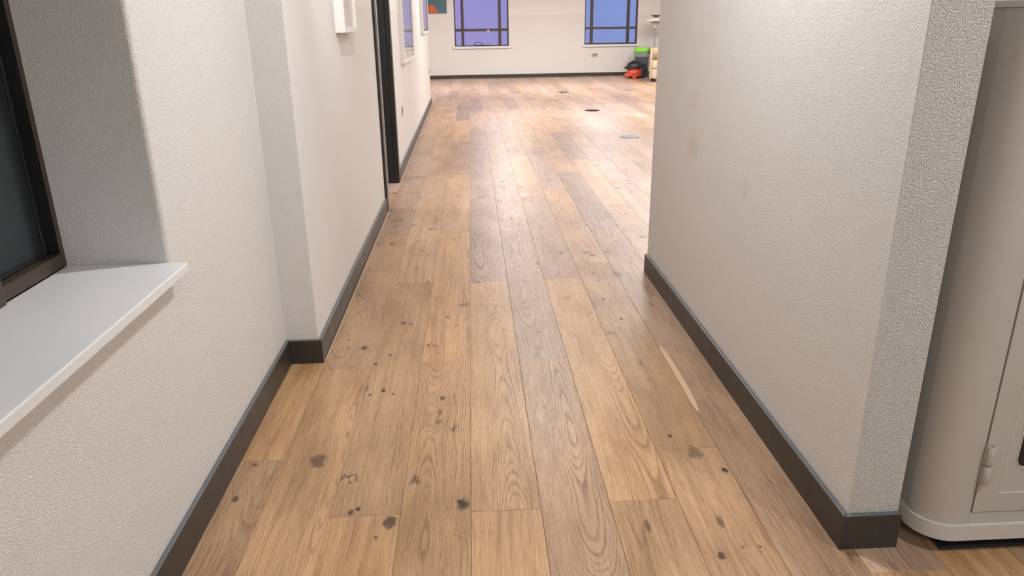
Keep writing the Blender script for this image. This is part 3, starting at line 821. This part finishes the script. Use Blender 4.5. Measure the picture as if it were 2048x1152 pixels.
# liner: crumpled skirt over the rim
lin = NB()
rl = random.Random(5)
n = 44
def sq(a, A, B, p=5):
    c, s = math.cos(a), math.sin(a)
    r = (abs(c / A) ** p + abs(s / B) ** p) ** (-1 / p)
    return r * c, r * s
rings = []
for (gx, z, jit) in ((0.012, 0.548, 0.010), (0.016, 0.585, 0.006), (0.010, 0.625, 0.006), (0.0, 0.640, 0.010), (-0.02, 0.636, 0.010), (-0.03, 0.57, 0.004)):
    ring = []
    for k in range(n):
        a = 2 * PI * k / n
        x, y = sq(a, 0.160 + gx, 0.182 + gx)
        f = 1 + 0.035 * math.sin(7 * a + z * 30) * (1 if z > 0.6 else 0.4)
        ring.append(lin.verts.new((x * f, y * f, z + rl.uniform(-jit, jit) + 0.008 * math.sin(5 * a))))
    rings.append(ring)
for A, B in zip(rings, rings[1:]):
    for k in range(n):
        lin.faces.new((A[k], A[(k + 1) % n], B[(k + 1) % n], B[k]))
o = obj('bin_liner', lin, M['green_bag'], None, True)
o.location = (bx, by, 0); o.rotation_euler = (0, 0, math.radians(-20))
tag(o, 'bright green plastic liner folded over the rim of the grey bin', 'bag')

# ------------------------------------------------------------------ beige sofa, cushion
sx, sy = 3.843, 16.33
t = thing('sofa', 'beige fabric sofa at the partition edge with a black block foot', 'sofa', (sx, sy, 0), math.radians(-11.5))
q = NB(); box(q, 0.0, 0.034, 0.0, 0.80, 0.060, 0.672, 0.012, 3); obj('arm', q, M['sofa'], t, True)
q = NB(); box(q, 1.50, 1.534, 0.0, 0.80, 0.060, 0.672, 0.012, 3); obj('arm', q, M['sofa'], t, True)
q = NB(); box(q, 0.035, 1.499, 0.012, 0.78, 0.065, 0.262, 0.012, 3); obj('base', q, M['sofa'], t, True)
q = NB(); box(q, 0.036, 0.767, -0.005, 0.56, 0.265, 0.432, 0.035, 4); obj('seat_cushion', q, M['sofa'], t, True)
q = NB(); box(q, 0.768, 1.498, -0.005, 0.56, 0.265, 0.432, 0.035, 4); obj('seat_cushion', q, M['sofa'], t, True)
for x0 in (0.036, 0.768):
    q = NB(); box(q, x0, x0 + 0.730, 0.50, 0.74, 0.434, 0.675, 0.03, 4)
    for z in (0.50, 0.56, 0.62):
        pass
    obj('back_cushion', q, M['sofa'], t, True)
q = NB(); box(q, 0.035, 1.499, 0.745, 0.80, 0.262, 0.672, 0.012, 3); obj('backrest', q, M['sofa'], t, True)
for x in (0.07, 1.464):
    for y in (0.06, 0.74):
        q = NB(); taper(q, 0.020, 0.020, 0.027, 0.027, 0.0, 0.066)
        bmesh.ops.translate(q, vec=(x, y, 0), verts=q.verts)
        obj('foot', q, M['black'], t)
q = NB(); box(q, -0.15, 0.15, -0.035, 0.035, -0.09, 0.09, 0.033, 4)
o = obj('cushion', q, M['yellow'], None, True)
o.location = (sx + 0.365, sy + 0.37, 0.525); o.rotation_euler = (0.12, 0, math.radians(-11.5))
tag(o, 'small yellow cushion sitting on the beige sofa', 'cushion')

# ------------------------------------------------------------------ floor lamp with stacked shades
t = thing('floor_lamp', 'floor lamp with stacked white shades and red brown top behind the sofa', 'lamp', (4.272, 17.85, 0))
q = NB(); lathe(q, [(0.15, 0.0), (0.15, 0.012), (0.12, 0.022), (0.02, 0.03), (0.001, 0.03)], 0, 0, 36); obj('base', q, M['chrome'], t, True)
q = NB(); tube(q, [(0, 0, 0.028), (0, 0, 0.6), (0, 0, 1.08)], 0.0095, 14); obj('stem', q, M['chrome'], t, True)
q = NB(); lathe(q, [(0.010, 1.06), (0.024, 1.075), (0.022, 1.10), (0.012, 1.125), (0.012, 1.16)], 0, 0, 20); obj('collar', q, M['steel'], t, True)
q = NB(); lathe(q, [(0.075, 1.140), (0.080, 1.155), (0.090, 1.180), (0.120, 1.192), (0.122, 1.200), (0.06, 1.215), (0.02, 1.22)], 0, 0, 40); obj('lower_shade', q, M['shade_beige'], t, True)
q = NB(); lathe(q, [(0.262, 1.226), (0.268, 1.228), (0.25, 1.248), (0.20, 1.275), (0.13, 1.295), (0.06, 1.304), (0.03, 1.306)], 0, 0, 48); obj('main_shade', q, M['shade_white'], t, True)
q = NB(); lathe(q, [(0.040, 1.306), (0.055, 1.315), (0.085, 1.335), (0.128, 1.346), (0.130, 1.349), (0.10, 1.352), (0.001, 1.352)], 0, 0, 40); obj('top_shade', q, M['shade_red'], t, True)

# ------------------------------------------------------------------ cream cabinet on its black mat
q = NB(); box(q, 1.160, 2.10, 1.467, 1.94, 0.0, 0.010, 0.002, 1)
mat_o = obj('door_mat', q, M['mat'])
tag(mat_o, 'black ribbed floor mat under the cream cabinet', 'mat')
rib = NB()
for i in range(150):
    x = 1.166 + i * 0.0062
    box(rib, x, x + 0.0038, 1.468, 1.490, 0.0098, 0.0118)
o = obj('ribbed_edge', rib, M['mat'], mat_o); o['kind'] = 'stuff'

t = thing('cabinet', 'cream metal cabinet with rounded corner and hinged glazed door beside the pier', 'cabinet', (0, 0, 0))
CX0, CX1, CY0, CY1 = 1.101, 1.96, 1.453, 1.93
ZB, ZT = 0.086, 1.262
def rrect(x0, x1, y0, y1, r, n=8):
    return arc(x0 + r, y0 + r, r, 180, 270, n) + arc(x1 - r, y0 + r, r, 270, 360, n) + [(x1, y1), (x0, y1)]
q = NB(); prism(q, rrect(CX0 - 0.008, CX1 + 0.008, CY0 - 0.009, CY1, 0.085, 12), 0.044, ZB)
es = [e for e in q.edges if abs(e.verts[0].co.z - e.verts[1].co.z) < 1e-6]
bmesh.ops.bevel(q, geom=es, offset=0.007, segments=3, affect='EDGES')
obj('plinth', q, M['cab_base'], t, True)
q = NB(); prism(q, rrect(CX0 - 0.004, CX1 + 0.004, CY0 - 0.004, CY1, 0.08, 12), ZT, ZT + 0.012)
obj('top', q, M['cab_base'], t, True)
def corner(x, sgn):
    r = 0.076
    cxx = x + sgn * r
    outer = arc(cxx, CY0 + r, r, 180, 270, 14) if sgn > 0 else [(2 * cxx - px, py) for px, py in arc(cxx, CY0 + r, r, 180, 270, 14)]
    inner = arc(cxx, CY0 + r, r - 0.004, 180, 270, 14) if sgn > 0 else [(2 * cxx - px, py) for px, py in arc(cxx, CY0 + r, r - 0.004, 180, 270, 14)]
    end = x + sgn * 0.0865
    q = NB(); prism(q, outer + [(end, CY0), (end, CY0 + 0.004)] + inner[::-1], ZB + 0.0005, ZT - 0.0005)
    return obj('corner_panel', q, M['cab'], t, True)
corner(CX0, 1); corner(CX1, -1)
for x in (CX0, CX1 - 0.004):
    q = NB(); box(q, x + (0.0012 if x < 1.5 else -0.0012), x + (0.0052 if x < 1.5 else 0.0028), CY0 + 0.0775, CY1, ZB + 0.0005, ZT - 0.0005); obj('side_panel', q, M['cab'], t)
q = NB(); box(q, CX0 + 0.012, CX1 - 0.012, CY0 + 0.080, CY1, ZB + 0.001, ZT - 0.001); box(q, CX0 + 0.082, CX1 - 0.082, CY0 + 0.024, CY0 + 0.081, ZB + 0.001, ZT - 0.001); obj('carcass', q, M['black'], t)
q = NB(); box(q, CX0 + 0.0872, 1.2075, CY0 + 0.002, CY0 + 0.022, ZB + 0.0005, ZT - 0.0005, 0.001, 1); obj('frame_stile', q, M['cab'], t)
q = NB(); box(q, 1.8535, CX1 - 0.0872, CY0 + 0.002, CY0 + 0.022, ZB + 0.0005, ZT - 0.0005, 0.001, 1); obj('frame_stile', q, M['cab'], t)
q = NB(); box(q, 1.2078, 1.8532, CY0 + 0.002, CY0 + 0.022, ZB + 0.0005, 0.1165, 0.001, 1); obj('frame_rail', q, M['cab'], t)
q = NB(); box(q, 1.2078, 1.8532, CY0 + 0.002, CY0 + 0.022, 1.236, ZT - 0.0005, 0.001, 1); obj('frame_rail', q, M['cab'], t)
# door: border ring, recessed panel with a round-cornered window
DX0, DX1, DZ0, DZ1 = 1.2105, 1.8505, 0.1195, 1.233
def ring_xz(q, outer, inner, y0, y1):
    def loop(pts, y):
        vs = [q.verts.new((x, y, z)) for x, z in pts]
        return vs, [q.edges.new((vs[i], vs[(i + 1) % len(vs)])) for i in range(len(vs))]
    o1, e1 = loop(outer, y0); i1, f1 = loop(inner, y0)
    o2, e2 = loop(outer, y1); i2, f2 = loop(inner, y1)
    bmesh.ops.triangle_fill(q, use_beauty=True, use_dissolve=False, edges=e1 + f1)
    bmesh.ops.triangle_fill(q, use_beauty=True, use_dissolve=False, edges=e2 + f2)
    for A, B in ((o1, o2), (i1, i2)):
        for k in range(len(A)):
            j = (k + 1) % len(A); q.faces.new((A[k], A[j], B[j], B[k]))
rect = lambda x0, x1, z0, z1: [(x0, z0), (x1, z0), (x1, z1), (x0, z1)]
def rr4(x0, x1, z0, z1, r, n=8):
    return arc(x0 + r, z0 + r, r, 180, 270, n) + arc(x1 - r, z0 + r, r, 270, 360, n) + arc(x1 - r, z1 - r, r, 0, 90, n) + arc(x0 + r, z1 - r, r, 90, 180, n)
q = NB(); ring_xz(q, rect(DX0, DX1, DZ0, DZ1), rect(DX0 + 0.0535, DX1 - 0.0535, DZ0 + 0.0495, DZ1 - 0.0495), CY0, CY0 + 0.018)
door = obj('door', q, M['cab'], t)
q = NB(); ring_xz(q, rect(DX0 + 0.0535, DX1 - 0.0535, DZ0 + 0.0495, DZ1 - 0.0495), rect(DX0 + 0.0560, DX1 - 0.0560, DZ0 + 0.0520, DZ1 - 0.0520), CY0 - 0.0008, CY0 + 0.016); obj('panel_bead', q, M['cab_base'], door)
q = NB(); ring_xz(q, rect(DX0 + 0.0560, DX1 - 0.0560, DZ0 + 0.0520, DZ1 - 0.0520), rr4(1.2905, 1.7705, 0.233, 1.12, 0.032), CY0 + 0.0025, CY0 + 0.014); obj('door_panel', q, M['cab'], door)
q = NB(); ring_xz(q, rr4(1.2905, 1.7705, 0.233, 1.12, 0.032), rr4(1.2935, 1.7675, 0.236, 1.117, 0.029), CY0 + 0.0012, CY0 + 0.014); obj('window_trim', q, M['cab_base'], door)
q = NB(); ring_xz(q, rr4(1.2935, 1.7675, 0.236, 1.117, 0.029), rr4(1.40, 1.66, 0.35, 1.0, 0.029), CY0 + 0.011, CY0 + 0.013)
box(q, 1.39, 1.67, CY0 + 0.011, CY0 + 0.013, 0.34, 1.01); obj('door_window', q, M['cab_glass'], door)
# hinge: two barrels on the left edge of the door
def barrel(q, z0, z1):
    lathe(q, [(0.0052, z1 - 0.006), (0.0052, z1), (0.0085, z1), (0.0092, z1 - 0.001), (0.0092, z0 + 0.001), (0.0085, z0), (0.001, z0)], 1.2170, CY0 - 0.0075, 24, cap=False)
    box(q, 1.2070, 1.2155, CY0 - 0.003, CY0 + 0.001, z0, z1)
for zc in (0.205, 1.04):
    for z0, z1 in ((zc, zc + 0.0485), (zc + 0.051, zc + 0.101)):
        q = NB(); barrel(q, z0, z1)
        h = obj('hinge_knuckle', q, M['cab'], t, True)
    q = NB(); lathe(q, [(0.005, zc + 0.002), (0.005, zc + 0.095), (0.001, zc + 0.095)], 1.2170, CY0 - 0.0075, 16); obj('hinge_pin', q, M['black'], t, True)
for x in (1.22, 1.85):
    for y in (1.53, 1.87):
        q = NB(); lathe(q, [(0.022, 0.0102), (0.022, 0.03), (0.014, 0.0445)], x, y, 18); obj('foot', q, M['black'], t, True)
